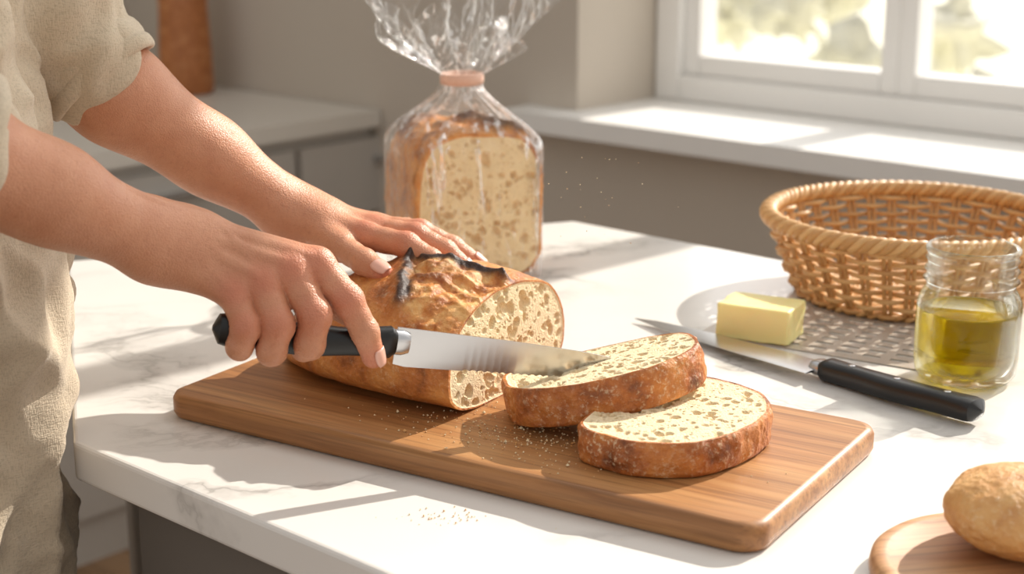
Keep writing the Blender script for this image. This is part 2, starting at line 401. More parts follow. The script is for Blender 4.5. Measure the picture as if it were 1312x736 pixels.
# ---------------------------------------------------------------- bagged bread
nb=Vector((0.34,-0.94,0)).normalized(); rb=Vector((-nb.y,nb.x,0))
bagc=Vector((-0.050,1.557,CT))
slabM=frame(bagc+nb*0.058+Vector((0,0,0.003))-nb*0.116,rb,Vector((0,0,1)),nb)
bag=empty('bagged_bread')
slab('half_loaf',0.128,0.148,0.116,63,slabM,[mat_crumb('bag_crumb',S(244,222,180),S(234,206,156),S(200,156,104),0.6),mat_crust('bag_crust',0.2,S(230,168,98),S(206,134,66),S(140,78,34))],nh=400,boxy=0.85,Kr=60,n=330,parent=bag,crust_amp=0.0018,rmax=0.0040,dark_top=1.0)
def mat_cello():
    m,nt,b,co=M('cellophane'); nt.nodes.remove(b)
    out=[n for n in nt.nodes if n.type=='OUTPUT_MATERIAL'][0]
    h=noi(nt,mapping(nt,co,(1,1,0.3)),60,4,0.6,0.8)
    bn=bump(nt,h,0.9,0.008)
    gl=nd(nt,'ShaderNodeBsdfGlossy',{'Color':(1,1,1,1),'Roughness':0.10,'Normal':bn}).outputs[0]
    df=nd(nt,'ShaderNodeBsdfTranslucent',{'Color':(0.95,0.95,0.95,1),'Normal':bn}).outputs[0]
    dd=nd(nt,'ShaderNodeBsdfDiffuse',{'Color':(0.95,0.95,0.95,1),'Normal':bn}).outputs[0]
    dm_=nd(nt,'ShaderNodeMixShader',{0:0.5,1:df,2:dd}).outputs[0]
    g2=nd(nt,'ShaderNodeMixShader',{0:0.38,1:gl,2:dm_}).outputs[0]
    tr=nd(nt,'ShaderNodeBsdfTransparent',{'Color':(0.985,0.985,0.985,1)}).outputs[0]
    lw=nd(nt,'ShaderNodeLayerWeight',{'Blend':0.4,'Normal':bn}).outputs['Facing']
    st=ramp(nt,noi(nt,mapping(nt,co,(1,1,0.12)),85,3,0.6,1.0),[(0.58,0.0),(0.65,0.6)])
    f=mth(nt,'ADD',mth(nt,'MULTIPLY',mth(nt,'POWER',lw,2.4),0.85),mth(nt,'ADD',st,0.03))
    mx=nd(nt,'ShaderNodeMixShader',{0:f,1:tr,2:g2}).outputs[0]
    nt.links.new(mx,out.inputs[0]); return m
def make_bag():
    n=360; R=[]
    th=np.linspace(0,2*math.pi,n,endpoint=False)
    prof=[]
    for z in np.linspace(0.002,0.132,26): prof.append((z,0))
    for z in np.linspace(0.136,0.198,34): prof.append((z,1))
    for z in np.linspace(0.2,0.280,44): prof.append((z,2))
    for z,kind in prof:
        ring=[]
        for t in th:
            c_,s_=math.cos(t),math.sin(t)
            ex=0.42; bx=0.071*math.copysign(abs(c_)**ex,c_); by=0.066*math.copysign(abs(s_)**ex,s_)
            nr=0.0165; pl=math.sin(9*t+1)+0.6*math.sin(17*t+2)+0.5*math.sin(29*t)
            if kind==0:
                k=1+0.014*fbm((c_*2,s_*2,z*14),1.6,3)+(0.012 if z>0.01 else 0); x=bx*k; y=by*k
            elif kind==1:
                u=(z-0.132)/0.066; u2=u*u*(3-2*u); w=1-u2
                rr=nr*(1+0.16*pl); q_=1.012+0.07*pl*u*w*2
                x=bx*w*q_+rr*c_*u2; y=by*w*q_+rr*s_*u2
            else:
                u=(z-0.2)/0.08
                f=nr+0.046*math.sin(min(1,u*1.1)*math.pi/2)**1.1*(1+0.22*math.sin(2*t+0.5))
                f*=1+0.17*pl*(0.4+0.9*u)
                tw=0.35*u*math.sin(3*t)
                x=f*math.cos(t+tw)*1.15+0.008*u; y=f*math.sin(t+tw)*0.75
                z_=0.2+(z-0.2)*(1+0.30*math.sin(4*t+2)+0.25*math.sin(11*t)) - 0.026*u**3*(0.6+0.4*math.sin(3*t))
                x+=0.005*u*math.sin(23*t)+0.007*u*fbm((c_*3,s_*3,z*30),1.5,2); y+=0.006*u*math.cos(19*t)
                p=bagc+rb*x-nb*y*1.0+Vector((0,0,z_)); ring.append(tuple(p)); continue
            p=bagc+rb*x-nb*y+Vector((0,0,z)); ring.append(tuple(p))
        R.append(ring)
    mb=MB(); V,F=loft(R,True,True,False); mb.add(V,F); mb.build('cellophane_bag',[mat_cello()],True,parent=bag)
    mb=MB(); ctr=bagc+Vector((0,0,0.1985)); V,F=lathe([(0.0185,-0.006),(0.0215,-0.005),(0.022,0),(0.0215,0.005),(0.0185,0.006),(0.017,0),(0.0185,-0.006)],48,tuple(ctr)); mb.add(V,F)
    mb.build('tie_band',[simple('tie_band',S(226,184,162),0.6)],True,parent=bag)
make_bag()
# ---------------------------------------------------------------- basket
def make_basket():
    cx_,cy_=0.386,1.466; z0=CT
    wk=simple('wicker',S(214,168,110),0.42,bsc=400,bst=0.4,bd=0.0006,var=(45,S(184,134,80)))
    wk2=simple('wicker_light',S(230,190,134),0.42,bsc=400,bst=0.4,bd=0.0006,var=(60,S(206,158,100)))
    def rad(z): return 0.104+(0.138-0.104)*(max(0,z)/0.08)**0.85
    mb=MB(); ns=38
    for i in range(ns):
        a=2*math.pi*i/ns
        for off in (-0.0026,0.0026):
            P=[]
            for z in np.linspace(0.003,0.076,9):
                r=rad(z); aa=a+off/r; P.append((cx_+r*math.cos(aa),cy_+r*math.sin(aa),z0+z))
            V,F=tube(P,0.0023,7); mb.add(V,F,0)
    rows=9
    for k in range(rows):
        z=0.006+k*0.0078; r0=rad(z); P=[]
        m=ns*8
        for j in range(m):
            a=2*math.pi*j/m; r=r0+0.0042*math.cos(a*ns/2+(math.pi if k%2 else 0))
            P.append((cx_+r*math.cos(a),cy_+r*math.sin(a),z0+z+0.0006*math.sin(a*7+k)))
        V,F=tube(P,0.0026,7,True); mb.add(V,F,1 if k%3 else 0)
    for s in range(4):
        m=420; P=[]
        for j in range(m):
            a=2*math.pi*j/m; tw=a*24+s*math.pi/2; r=0.138+0.0052*math.cos(tw); P.append((cx_+r*math.cos(a),cy_+r*math.sin(a),z0+0.0775+0.0048*math.sin(tw)))
        V,F=tube(P,0.0037,8,True); mb.add(V,F,s%2)
    for s in range(2):
        m=420; P=[]
        for j in range(m):
            a=2*math.pi*j/m; tw=a*30+s*math.pi; r=0.106+0.0025*math.cos(tw); P.append((cx_+r*math.cos(a),cy_+r*math.sin(a),z0+0.0055+0.0022*math.sin(tw)))
        V,F=tube(P,0.0028,7,True); mb.add(V,F,s)
    for k in range(22):
        r0=0.006+k*0.0046; m=160; P=[]
        for j in range(m):
            a=2*math.pi*j/m; P.append((cx_+r0*math.cos(a),cy_+r0*math.sin(a),z0+0.005+0.0012*math.cos(a*12+(math.pi if k%2 else 0))))
        V,F=tube(P,0.0024,6,True); mb.add(V,F,k%2)
    mb.build('wicker_basket',[wk,wk2])
make_basket()
# ---------------------------------------------------------------- oil jar
def mat_thin_glass():
    m,nt,b,co=M('jar_glass'); nt.nodes.remove(b); out=[n for n in nt.nodes if n.type=='OUTPUT_MATERIAL'][0]
    gl=nd(nt,'ShaderNodeBsdfGlass',{'Color':(0.98,1.0,0.99,1),'Roughness':0.0,'IOR':1.4}).outputs[0]
    tr=nd(nt,'ShaderNodeBsdfTransparent',{'Color':(0.97,0.985,0.98,1)}).outputs[0]
    lw=nd(nt,'ShaderNodeLayerWeight',{'Blend':0.5}).outputs['Facing']
    f=mth(nt,'ADD',mth(nt,'MULTIPLY',mth(nt,'POWER',lw,1.6),0.9),0.10)
    nt.links.new(nd(nt,'ShaderNodeMixShader',{0:f,1:tr,2:gl}).outputs[0],out.inputs[0]); return m
jar=empty('olive_oil_jar'); jc=(0.367,1.206,CT+0.0005)
outp=[(0,0),(0.030,0),(0.036,0.002),(0.0398,0.008),(0.0410,0.02),(0.0412,0.058),(0.0404,0.066),(0.0375,0.0725),(0.0350,0.0765),(0.0346,0.079),(0.0352,0.081),(0.0376,0.083),(0.0352,0.0855),(0.0348,0.089),(0.0372,0.0915),(0.0348,0.094),(0.0348,0.098),(0.0366,0.100),(0.0350,0.102),(0.0352,0.1045),(0.0370,0.107),(0.0366,0.1095),(0.0350,0.1105),(0.0330,0.109)]
inp=[(0.0325,0.104),(0.0320,0.078),(0.0335,0.072),(0.0372,0.064),(0.0384,0.056),(0.0384,0.02),(0.036,0.010),(0.030,0.006),(0,0.005)]
mb=MB(); V,F=lathe(outp+inp,72,jc); mb.add(V,F); mb.build('jar_glass',[mat_thin_glass()],True,parent=jar)
mo,nt,b,co=M('olive_oil'); setb(nt,b,col=S(208,176,4),rough=0.03,trans=0.88,ior=1.3)
mb=MB(); V,F=lathe([(0,0.0055),(0.030,0.0065),(0.0358,0.0105),(0.0381,0.02),(0.0381,0.0565),(0.0372,0.0585),(0.0365,0.0580),(0,0.0580)],72,jc); mb.add(V,F); o=mb.build('oil',[mo],True,parent=jar); fixn(o)
# ---------------------------------------------------------------- perforated mat, butter
def mat_plate():
    mb=MB(); o0=np.array([0.165,1.330]); L,Wm=0.232,0.140; t=0.0012
    xs=[0,0.075]
    while xs[-1]+0.024<L: xs+=[xs[-1]+0.015,xs[-1]+0.024]
    xs.append(L); 
    ys=[0,0.012]
    while ys[-1]+0.016<Wm: ys+=[ys[-1]+0.0060,ys[-1]+0.016]
    ys.append(Wm)
    def P(x,y,z): p=o0+BA*x+BS*y; return (p[0],p[1],CT+z)
    for i in range(len(xs)-1):
        for j in range(len(ys)-1):
            if i%2==1 and j%2==1 and i<len(xs)-2 and j<len(ys)-2: continue
            box(mb,(xs[i],ys[j],0.0003),(xs[i+1],ys[j+1],t),0,P)
    return mb.build('perforated_mat',[simple('mat_grey',S(184,173,160),0.3,0.0)],False)
mat_plate()
but=simple('butter',S(248,226,146),0.45,bsc=60,bst=0.25,bd=0.002,sss=0.2,var=(30,S(252,236,172)))
bm=bmesh.new(); bmesh.ops.create_cube(bm,size=1); bmesh.ops.subdivide_edges(bm,edges=bm.edges,cuts=14,use_grid_fill=True)
for v in bm.verts:
    v.co.x*=0.066; v.co.y*=0.046; v.co.z*=0.031
    d=0.0009*fbm(v.co,60,3); v.co*=1+d/0.03
me=bpy.data.meshes.new('butter_block'); bm.to_mesh(me); bm.free(); me.materials.append(but)
for p in me.polygons: p.use_smooth=True
o=bpy.data.objects.new('butter_block',me); bpy.context.collection.objects.link(o); o.location=(0.219,1.322,CT+0.0172); o.rotation_euler=(0,0,math.radians(-28))
bv=o.modifiers.new('b','BEVEL'); bv.width=0.003; bv.segments=3; bv.limit_method='ANGLE'; bv.angle_limit=math.radians(50)
# ---------------------------------------------------------------- knives
def knife(name,org,k,v,hl,spine,edge,serr=None,hw=0.010,ht=0.0072,rivets=False,butt=0.0):
    k=Vector(k).normalized(); v=Vector(v); v=(v-k*v.dot(k)).normalized(); n=k.cross(v)
    mb=MB(); R=[]
    th=np.linspace(0,2*math.pi,28,endpoint=False)
    for s in np.linspace(0,1,30):
        e=1.0
        if s<0.06: e=math.sqrt(max(0.02,1-((0.06-s)/0.06)**2))
        if s>0.97: e=math.sqrt(max(0.5,1-((s-0.97)/0.03)**2*0.5))
        b=1+0.16*math.cos(s*math.pi*2)**2-0.05+0.12*max(0,0.25-s)*4*butt
        ring=[]
        for t in th:
            cc,ss=math.cos(t),math.sin(t)
            y=hw*e*b*math.copysign(abs(ss)**0.7,ss); z=ht*e*math.copysign(abs(cc)**0.7,cc)
            y-=0.003*(math.sin(s*math.pi))
            ring.append(tuple(Vector(org)+k*(s*hl)+v*y+n*z))
        R.append(ring)
    V,F=loft(R,True,True,True); mb.add(V,F,0)
    if rivets:
        for s in (0.2,0.5,0.8):
            for sg in (-1,1):
                c_=Vector(org)+k*(s*hl)+n*(sg*(ht*1.0))-v*0.003*math.sin(s*math.pi)
                Rr=[[tuple(c_+k*(r*math.cos(t))+v*(r*math.sin(t))+n*sg*zz_) for t in np.linspace(0,2*math.pi,16,endpoint=False)] for r,zz_ in((0.0028,-0.001),(0.0028,0.0002),(0.002,0.0005))]
                V,F=loft(Rr,True,False,True); mb.add(V,F,1)
    R=[]
    for s,sc in ((-0.004,0.9),(0.004,0.92),(0.009,0.75)):
        R.append([tuple(Vector(org)+k*(hl+s)+v*(hw*sc*math.copysign(abs(math.sin(t))**0.7,math.sin(t)))+n*(ht*sc*0.8*math.cos(t))) for t in th])
    V,F=loft(R,True,True,True); mb.add(V,F,1)
    xs=np.linspace(spine[0][0],spine[-1][0],300); R=[]
    sx,sy=zip(*spine); ex_,ey=zip(*edge)
    for x in xs:
        ys=np.interp(x,sx,sy); ye0=np.interp(x,ex_,ey); ye=ye0
        if serr and serr[0]<x<serr[1]: ye+=serr[3]*abs(math.sin(math.pi*(x-serr[0])/serr[2]))
        ye=min(ye,ys-0.0003); g=min(ys-0.0001,ye0+min(0.006,(ys-ye0)*0.4)); g=max(g,ye+0.0001); t=0.0010*(1-0.4*(x-sx[0])/(sx[-1]-sx[0]))
        o_=Vector(org)+k*(hl+x)
        R.append([tuple(o_+v*ys+n*t),tuple(o_+v*ys-n*t),tuple(o_+v*g-n*t*0.9),tuple(o_+v*ye-n*0.0001),tuple(o_+v*ye+n*0.0001),tuple(o_+v*g+n*t*0.9)])
    V,F=loft(R,True,True,True); mb.add(V,F,1)
    ob=mb.build(name,[blackp,steel]); fixn(ob)
    mod=ob.modifiers.new('es','EDGE_SPLIT'); mod.split_angle=math.radians(35)
    return ob
def Fm(x,y,d):
    x,y,d=x/1000,y/1000,d/1000
    return np.array([x, y*sT+d*cT, CT+0.4+y*cT-d*sT])
def hn(X,Y,Z): return Fm(-147.3+X,-16.5+Y,1030-Z)
kb=hn(-46.6,-9.8,20); kt=hn(224,-35,-82); kd=(kt-kb); KL=np.linalg.norm(kd); kd/=KL
hl=0.124; bl=KL-hl
knife('bread_knife',kb,kd,(0,0,1),hl,[(0,0.0105),(bl*0.5,0.0070),(bl*0.82,0.0035),(bl*0.95,0.001),(bl,-0.002)],[(0,-0.0155),(bl*0.05,-0.0170),(bl*0.80,-0.0170),(bl*0.93,-0.011),(bl,-0.0025)],(bl*0.30,bl*0.88,0.0055,0.0011),hw=0.0098,ht=0.0075)
kb2=Vector((0.3475,1.090,CT+0.0125)); kt2=Vector((0.117,1.372,CT+0.0035)); k2=(kt2-kb2); L2=k2.length
sv=Vector((k2.y,-k2.x,0)).normalized() 
if sv.y<0: sv=-sv
bl2=L2-0.150
knife('chef_knife',kb2,k2,sv,0.150,[(0,0.012),(bl2*0.6,0.009),(bl2*0.9,0.002),(bl2,-0.006)],[(0,-0.022),(bl2*0.4,-0.020),(bl2*0.8,-0.014),(bl2,-0.0065)],None,hw=0.0105,ht=0.009,rivets=True,butt=1)
# ---------------------------------------------------------------- round board + roll
mb=MB(); V,F=lathe([(0,0.0003),(0.072,0.0003),(0.077,0.003),(0.078,0.007),(0.077,0.0125),(0.074,0.015),(0.068,0.015),(0.066,0.0135),(0,0.0135)],96,(0.285,0.825,CT)); mb.add(V,F); o=mb.build('round_serving_board',[woodr]); fixn(o)
mb=MB(); bm=bmesh.new(); bmesh.ops.create_icosphere(bm,subdivisions=6,radius=1); V=[]
for v in bm.verts:
    p=v.co; d=1+0.05*fbm(p,1.6,3)+0.012*fbm(p,9,3); z=p.z*0.027*d
    if z<0: z*=0.88
    V.append((0.300+p.x*0.046*d,0.846+p.y*0.046*d,CT+0.0135+0.0235+z))
mb.add(V,[[v.index for v in f.verts] for f in bm.faces]); bm.free(); o=mb.build('bread_roll',[crustp])
# ---------------------------------------------------------------- crumbs
mb=MB()
def crumb_at(x,y,z,r):
    a=random.random()*6; V=[(r,0,0),(-r*.8,r*.3,0),(0,r,r*.2),(r*.1,-r,0),(0,0,r),(0,0,-r*.6)]
    V=[(x+p[0]*math.cos(a)-p[1]*math.sin(a),y+p[0]*math.sin(a)+p[1]*math.cos(a),z+r*0.6+p[2]) for p in V]
    mb.add(V,[(0,2,4),(2,1,4),(1,3,4),(3,0,4),(2,0,5),(1,2,5),(3,1,5),(0,3,5)],random.choice((0,0,1)))
for i in range(560):
    a=random.gauss(0.04,0.055); s=random.gauss(-0.045,0.028)
    if abs(s)<0.1: 
        p=bp(a,s,BT); crumb_at(p[0],p[1],p[2],random.uniform(0.0003,0.0010)*(1.7 if random.random()<0.08 else 1))
for i in range(46):
    p=(random.gauss(-0.045,0.012),random.gauss(0.925,0.007)); crumb_at(p[0],p[1],CT,random.uniform(0.0003,0.0010))
for i in range(40):
    p=(random.gauss(0.19,0.06),random.gauss(0.90,0.05)) 
    if (Vector((p[0],p[1]-1.08)).dot(Vector(BS)))<-0.12: crumb_at(p[0],p[1],CT,random.uniform(0.0003,0.0007))
for i in range(34):
    q=Fm(random.gauss(58,24),random.gauss(75,18),random.uniform(1080,1220)); crumb_at(q[0],q[1],q[2],random.uniform(0.00025,0.0006))
mb.build('bread_crumbs',[crumb,crustp],False)
# ---------------------------------------------------------------- SDF body tools
def cap_sdf(P,a,b,ra,rb_):
    ab=b-a; t=np.clip(((P-a)@ab)/(ab@ab+1e-12),0,1); return np.linalg.norm(P-(a+t[:,None]*ab),axis=1)-(ra+(rb_-ra)*t)
def smin(a,b,k):
    h=np.clip(0.5+0.5*(b-a)/k,0,1); return b*(1-h)+a*h-k*h*(1-h)
def group(P,caps,k):
    d=None
    for c_ in caps:
        e=cap_sdf(P,*c_); d=e if d is None else smin(d,e,k)
    return d
def sdf_mesh(name,field,allcaps,voxel,mats,parent=None,disp=None,iters=6,smooth=1,infl=0.0):
    bm=bmesh.new()
    for a,b,ra,rb_ in allcaps:
        L=np.linalg.norm(b-a); ns=max(2,int(L/(min(ra,rb_)*0.5))+1)
        for t in np.linspace(0,1,ns):
            p=a+(b-a)*t; r=ra+(rb_-ra)*t+infl
            bmesh.ops.create_icosphere(bm,subdivisions=2,radius=r,matrix=Matrix.Translation(Vector(p)))
    me=bpy.data.meshes.new('tmp'); bm.to_mesh(me); bm.free(); ob=bpy.data.objects.new('tmp',me); bpy.context.collection.objects.link(ob)
    rm=ob.modifiers.new('r','REMESH'); rm.mode='VOXEL'; rm.voxel_size=voxel; rm.adaptivity=0
    dg=bpy.context.evaluated_depsgraph_get(); ev=ob.evaluated_get(dg); m2=bpy.data.meshes.new_from_object(ev)
    bpy.data.objects.remove(ob)
    n=len(m2.vertices); P=np.empty(n*3); m2.vertices.foreach_get('co',P); P=P.reshape(-1,3)
    E=np.empty(len(m2.edges)*2,int); m2.edges.foreach_get('vertices',E); E=E.reshape(-1,2)
    deg=np.bincount(E.ravel(),minlength=n)[:,None]
    def lap(P,f):
        A=np.zeros_like(P); np.add.at(A,E[:,0],P[E[:,1]]); np.add.at(A,E[:,1],P[E[:,0]]); return P+(A/np.maximum(deg,1)-P)*f
    def grad(P,e=0.0004):
        g=np.stack([field(P+np.eye(3)[i]*e)-field(P-np.eye(3)[i]*e) for i in range(3)],1)/(2*e)
        return g/np.maximum(np.linalg.norm(g,axis=1)[:,None],0.3)
    for i in range(iters):
        d=field(P); P=P-np.clip(d,-0.01,0.01)[:,None]*grad(P)*0.9
        P=lap(P,0.35)
    d=field(P); P=P-np.clip(d,-0.01,0.01)[:,None]*grad(P)*0.8
    if disp is not None: P=P+grad(P)*disp(P)[:,None]
    for i in range(smooth): P=lap(P,0.4)
    m2.vertices.foreach_set('co',P.ravel()); m2.name=name; m2.materials.clear()
    for m_ in mats: m2.materials.append(m_)
    m2.polygons.foreach_set('use_smooth',[True]*len(m2.polygons)); m2.update()
    o=bpy.data.objects.new(name,m2); bpy.context.collection.objects.link(o)
    if parent: o.parent=parent
    fixn(o)
    return o,P
def mat_skin():
    m,nt,b,co=M('skin')
    att=nd(nt,'ShaderNodeAttribute',attribute_name='red').outputs['Fac']
    c=mix(nt,noi(nt,co,45,4),S(218,160,126),S(188,124,90))
    c=mix(nt,ramp(nt,noi(nt,co,380,3,0.6),[(0.55,0.0),(0.75,0.35)]),c,S(166,100,70))
    c=mix(nt,att,c,S(194,100,74))
    vo=nd(nt,'ShaderNodeTexVoronoi',{'Vector':mapping(nt,co,(1,1,1)),'Scale':850.0}).outputs['Distance']
    h=mth(nt,'ADD',vo,noi(nt,co,240,5,0.6))
    setb(nt,b,col=c,rough=0.42,sss=0.15,nrm=bump(nt,h,0.42,0.0008))
    b.inputs['Subsurface Radius'].default_value=(0.010,0.004,0.002)
    return m
skin=mat_skin(); nailm=simple('fingernail',S(228,176,156),0.28)
person=empty('person')
v3=lambda *a: np.array(a,float)
def build_arm(name,conv,arm,palm,fingers,nails,tendons,reds,voxel=0.0014):
    armc=[(conv(*a),conv(*b),ra/1000,rb_/1000) for a,b,ra,rb_ in arm]
    palmc=[(conv(*a),conv(*b),ra/1000,rb_/1000) for a,b,ra,rb_ in palm]
    tend=[(conv(*a),conv(*b),ra/1000,rb_/1000) for a,b,ra,rb_ in tendons]
    fc=[]
    for f in fingers:
        J=[conv(*p[:3]) for p in f]; Rr=[p[3]/1000 for p in f]
        caps=[]
        for i in range(len(J)-1):
            mid=(J[i]+J[i+1])/2; rm_=(Rr[i]+Rr[i+1])/2*0.95
            caps+=[(J[i],mid,Rr[i],rm_),(mid,J[i+1],rm_,Rr[i+1])]
        fc.append((caps,J,Rr))
    def field(P):
        d=group(P,armc,0.022); d=smin(d,group(P,palmc,0.007),0.014)
        for t in tend: d=smin(d,cap_sdf(P,*t),0.003)
        out=None
        for f,J,Rr in fc:
            g=group(P,f,0.002)
            for i in range(1,len(J)-1): g=smin(g,np.linalg.norm(P-J[i],axis=1)-Rr[i]*1.06,0.003)
            e=smin(d,g,0.005); out=e if out is None else np.minimum(out,e)
        return out
    rj=[conv(*r[:3]) for r in reds]; rr=[r[3]/1000 for r in reds]
    creases=[]
    for f,J,Rr in fc:
        for i in range(1,len(J)-1):
            dr=(J[i]-J[i-1]); dr/=np.linalg.norm(dr); d2=J[i+1]-J[i]; d2/=np.linalg.norm(d2); dd=dr+d2; dd/=np.linalg.norm(dd); creases.append((J[i],dd,Rr[i]))
    def disp(P):
        o=np.zeros(len(P))
        for a,dd,r in creases:
            q=P-a; s=q@dd; rad=np.linalg.norm(q-s[:,None]*dd,axis=1); m=np.exp(-(s/(0.5*r))**2)*(rad<r*1.5)
            o-=0.0007*m*(0.5+0.5*np.cos(s*2*math.pi/0.0030))
        return o
    allc=armc+palmc+[c_ for f in fc for c_ in f[0]]
    o,P=sdf_mesh(name,field,allc,voxel,[skin],person,disp,6,1)
    red=np.zeros(len(P))
    for c_,r in zip(rj,rr): red=np.maximum(red,0.6*np.exp(-(np.linalg.norm(P-c_,axis=1)/r)**2))
    set_attr(o,'red',red)
    for i,(dip,tip,dors,r) in enumerate(nails):
        a=conv(*dip); b=conv(*tip); k=(b-a)/np.linalg.norm(b-a); dv=conv(*dors)-conv(0,0,0); dv=dv-k*(dv@k); dv/=np.linalg.norm(dv); sd=np.cross(k,dv); r=r/1000
        mb=MB(); G=[]
        for u in np.linspace(0,1,9):
            row=[]
            for w in np.linspace(-1,1,9):
                wid=0.85*(1-0.25*abs(2*u-1)**3); an=w*wid*0.95
                ctr=b+k*(-r*0.75+u*r*1.55)
                rr_=r*(1.06-0.22*u*u)
                row.append(ctr+dv*rr_*math.cos(an)+sd*rr_*math.sin(an))
            G.append(row)
        V,F=loft(G,False); mb.add(V,F); no=mb.build(name+'_nail_%d'%i,[nailm],True,parent=person)
        so=no.modifiers.new('s','SOLIDIFY'); so.thickness=0.0006; so.offset=1
    return o
build_arm('right_forearm_hand',hn,
 arm=[((-243,124,163),(-190,103,122),39,36),((-190,103,122),(-135,76,72),33,26),((-135,76,72),(-80,48,18),24,18),((-185,92,118),(-82,40,14),27,15),((-84,54,16),(-60,50,5),16,15),((-84,39,18),(-62,34,10),16,14)],
 palm=[((-66,52,2),(19,31,3),14,11.5),((-68,47,6),(3,28,10),14.5,12),((-68,40,10),(-14,20,14),14.5,12),((-68,34,12),(-32,12,16),13.5,11.5),
       ((-62,46,-4),(-18,30,-12),14,11),((-64,36,4),(-30,12,8),13,10),((-50,40,-2),(5,18,-2),12,9)],
 fingers=[[(19,31,3,11.5),(39,8,4,10.6),(50,-13,-2,9.2),(55,-30,-9,7.8)],
          [(3,27,11,11.6),(19,-2,15,11.0),(15,-21,9,9.8),(9,-25,-7,8.6)],
          [(-14,19,15,11.4),(-4,-8,21,10.8),(-9,-25,15,9.6),(-13,-27,0,8.4)],
          [(-32,12,17,10.4),(-24,-9,24,9.8),(-29,-22,19,8.6),(-32,-24,5,7.6)],
          [(-50,44,-6,13),(-18,30,-16,10.5),(12,12,-25,9.5),(36,-2,-32,8.4)]],
 nails=[((50,-13,-2),(55,-30,-9),(0.9,0.1,0.55),7.8)],
 tendons=[((-50,55,13),(14,38,13),2.9,2.5),((-52,49,19),(-1,33,20.5),2.9,2.5),((-54,42,22),(-18,25,25.5),2.7,2.3),((-54,34,22),(-34,16,26),2.2,2.0),((-150,104,102),(-60,62,16),2.8,2.4),((-120,70,78),(-80,46,38),2.2,1.8),((-45,57,12),(-20,36,25),1.7,1.5)],
 reds=[(19,31,8,13),(4,28,18,12),(-13,20,22,12),(-31,13,24,11),(39,8,10,12),(19,-2,20,12),(-4,-8,26,11),(-24,-9,29,10),(55,-30,-8,13)])
def fh(x,y,d): return Fm(x,y-0.055*max(0,x+165),d)
build_arm('left_forearm_hand',fh,
 arm=[((-354,185,1154),(-300,148,1182),40,35),((-300,148,1182),(-235,103,1215),34,26),((-235,103,1215),(-172,61,1248),25,17),((-296,140,1178),(-172,55,1240),27,14),((-178,62,1252),(-150,54,1248),16,14),((-178,57,1238),(-152,49,1232),15,14)],
 palm=[((-165,54,1236),(-113,42,1215),13,11),((-165,57,1245),(-108,48,1232),13,11),((-165,58,1252),(-108,51,1248),13,10.8),((-165,57,1258),(-115,51,1264),12,10),((-160,50,1232),(-132,33,1206),13,11),((-150,44,1240),(-115,40,1240),12,10)],
 fingers=[[(-113,42,1215,11),(-81,37,1200,9.9),(-62,26,1194,9.0),(-49,13,1192,7.8)],
          [(-108,48,1232,11),(-75,45,1217,10),(-52,34,1212,9.0),(-35,20,1211,7.8)],
          [(-108,51,1248,10.6),(-73,49,1238,9.6),(-47,38,1236,8.7),(-28,26,1238,7.6)],
          [(-115,52,1264,9.8),(-85,51,1262,8.8),(-67,41,1262,8),(-56,30,1262,7)],
          [(-158,48,1232,12),(-132,33,1203,10.8),(-112,22,1184,10),(-98,14,1174,8.6)]],
 nails=[((-62,26,1194),(-49,13,1192),(0.3,1,-0.4),7.8),((-52,34,1212),(-35,20,1211),(0.35,1,-0.3),7.8),((-47,38,1236),(-28,26,1238),(0.35,1,-0.3),7.6),((-112,22,1184),(-98,14,1174),(0.2,0.7,-0.9),8.6)],
 tendons=[((-150,62,1238),(-115,51,1213),2.4,2.2),((-150,66,1248),(-110,57,1231),2.6,2.2),((-150,67,1255),(-110,60,1248),2.4,2.2)],
 reds=[(-113,48,1212,11),(-108,54,1230,11),(-81,43,1198,10),(-75,50,1215,10),(-73,54,1236,10),(-49,14,1190,11),(-38,20,1209,11),(-96,12,1170,12)])
# ---------------------------------------------------------------- clothed body
def mat_linen(name,c1,c2):
    m,nt,b,co=M(name)
    w1=nd(nt,'ShaderNodeTexNoise',{'Vector':mapping(nt,co,(260,260,900)),'Scale':1.0,'Detail':2}).outputs['Fac']
    w2=nd(nt,'ShaderNodeTexNoise',{'Vector':mapping(nt,co,(900,900,200)),'Scale':1.0,'Detail':2}).outputs['Fac']
    h=mth(nt,'ADD',w1,w2)
    c=mix(nt,noi(nt,co,18,4),c1,c2); c=mix(nt,ramp(nt,h,[(0.8,0.4),(1.1,0.0)]),c,tuple(x*0.7 for x in c2[:3])+(1,))
    setb(nt,b,col=c,rough=0.9,sheen=0.2,nrm=bump(nt,h,0.6,0.0010)); return m
linen=mat_linen('linen_shirt',S(212,196,172),S(196,178,152))
linen2=mat_linen('linen_trousers',S(190,172,146),S(178,158,132))
sh=lambda x,y,zz_: v3(x,y,CT+zz_)
body=[(sh(-.452,1.06,-.10),sh(-.446,1.06,.12),.120,.122),(sh(-.446,1.06,.12),sh(-.474,1.05,.42),.122,.125),
      (sh(-.50,1.14,-.10),sh(-.50,1.14,.12),.125,.120),(sh(-.50,1.14,.12),sh(-.52,1.15,.42),.12,.12),
      (sh(-.50,1.00,.46),sh(-.53,1.20,.46),.075,.075)]
cR=hn(-186,105,115); eR=hn(-166,93,98)
cL=Fm(-318,168,1166); eL=Fm(-303,150,1180)
slR=[(sh(-.50,.97,.475),sh(-.39,.862,.283),.066,.054),(sh(-.39,.862,.283),cR,.052,.044),(cR,eR,.044,.018)]
slL=[(sh(-.53,1.20,.475),Fm(-343,213,1150),.066,.050),(Fm(-343,213,1150),cL,.050,.0415),(cL,eL,.0415,.018)]
def ff(P):
    d=group(P,body,0.06); 
    for s in (slR,slL): d=smin(d,group(P,s,0.012),0.025)
    return d
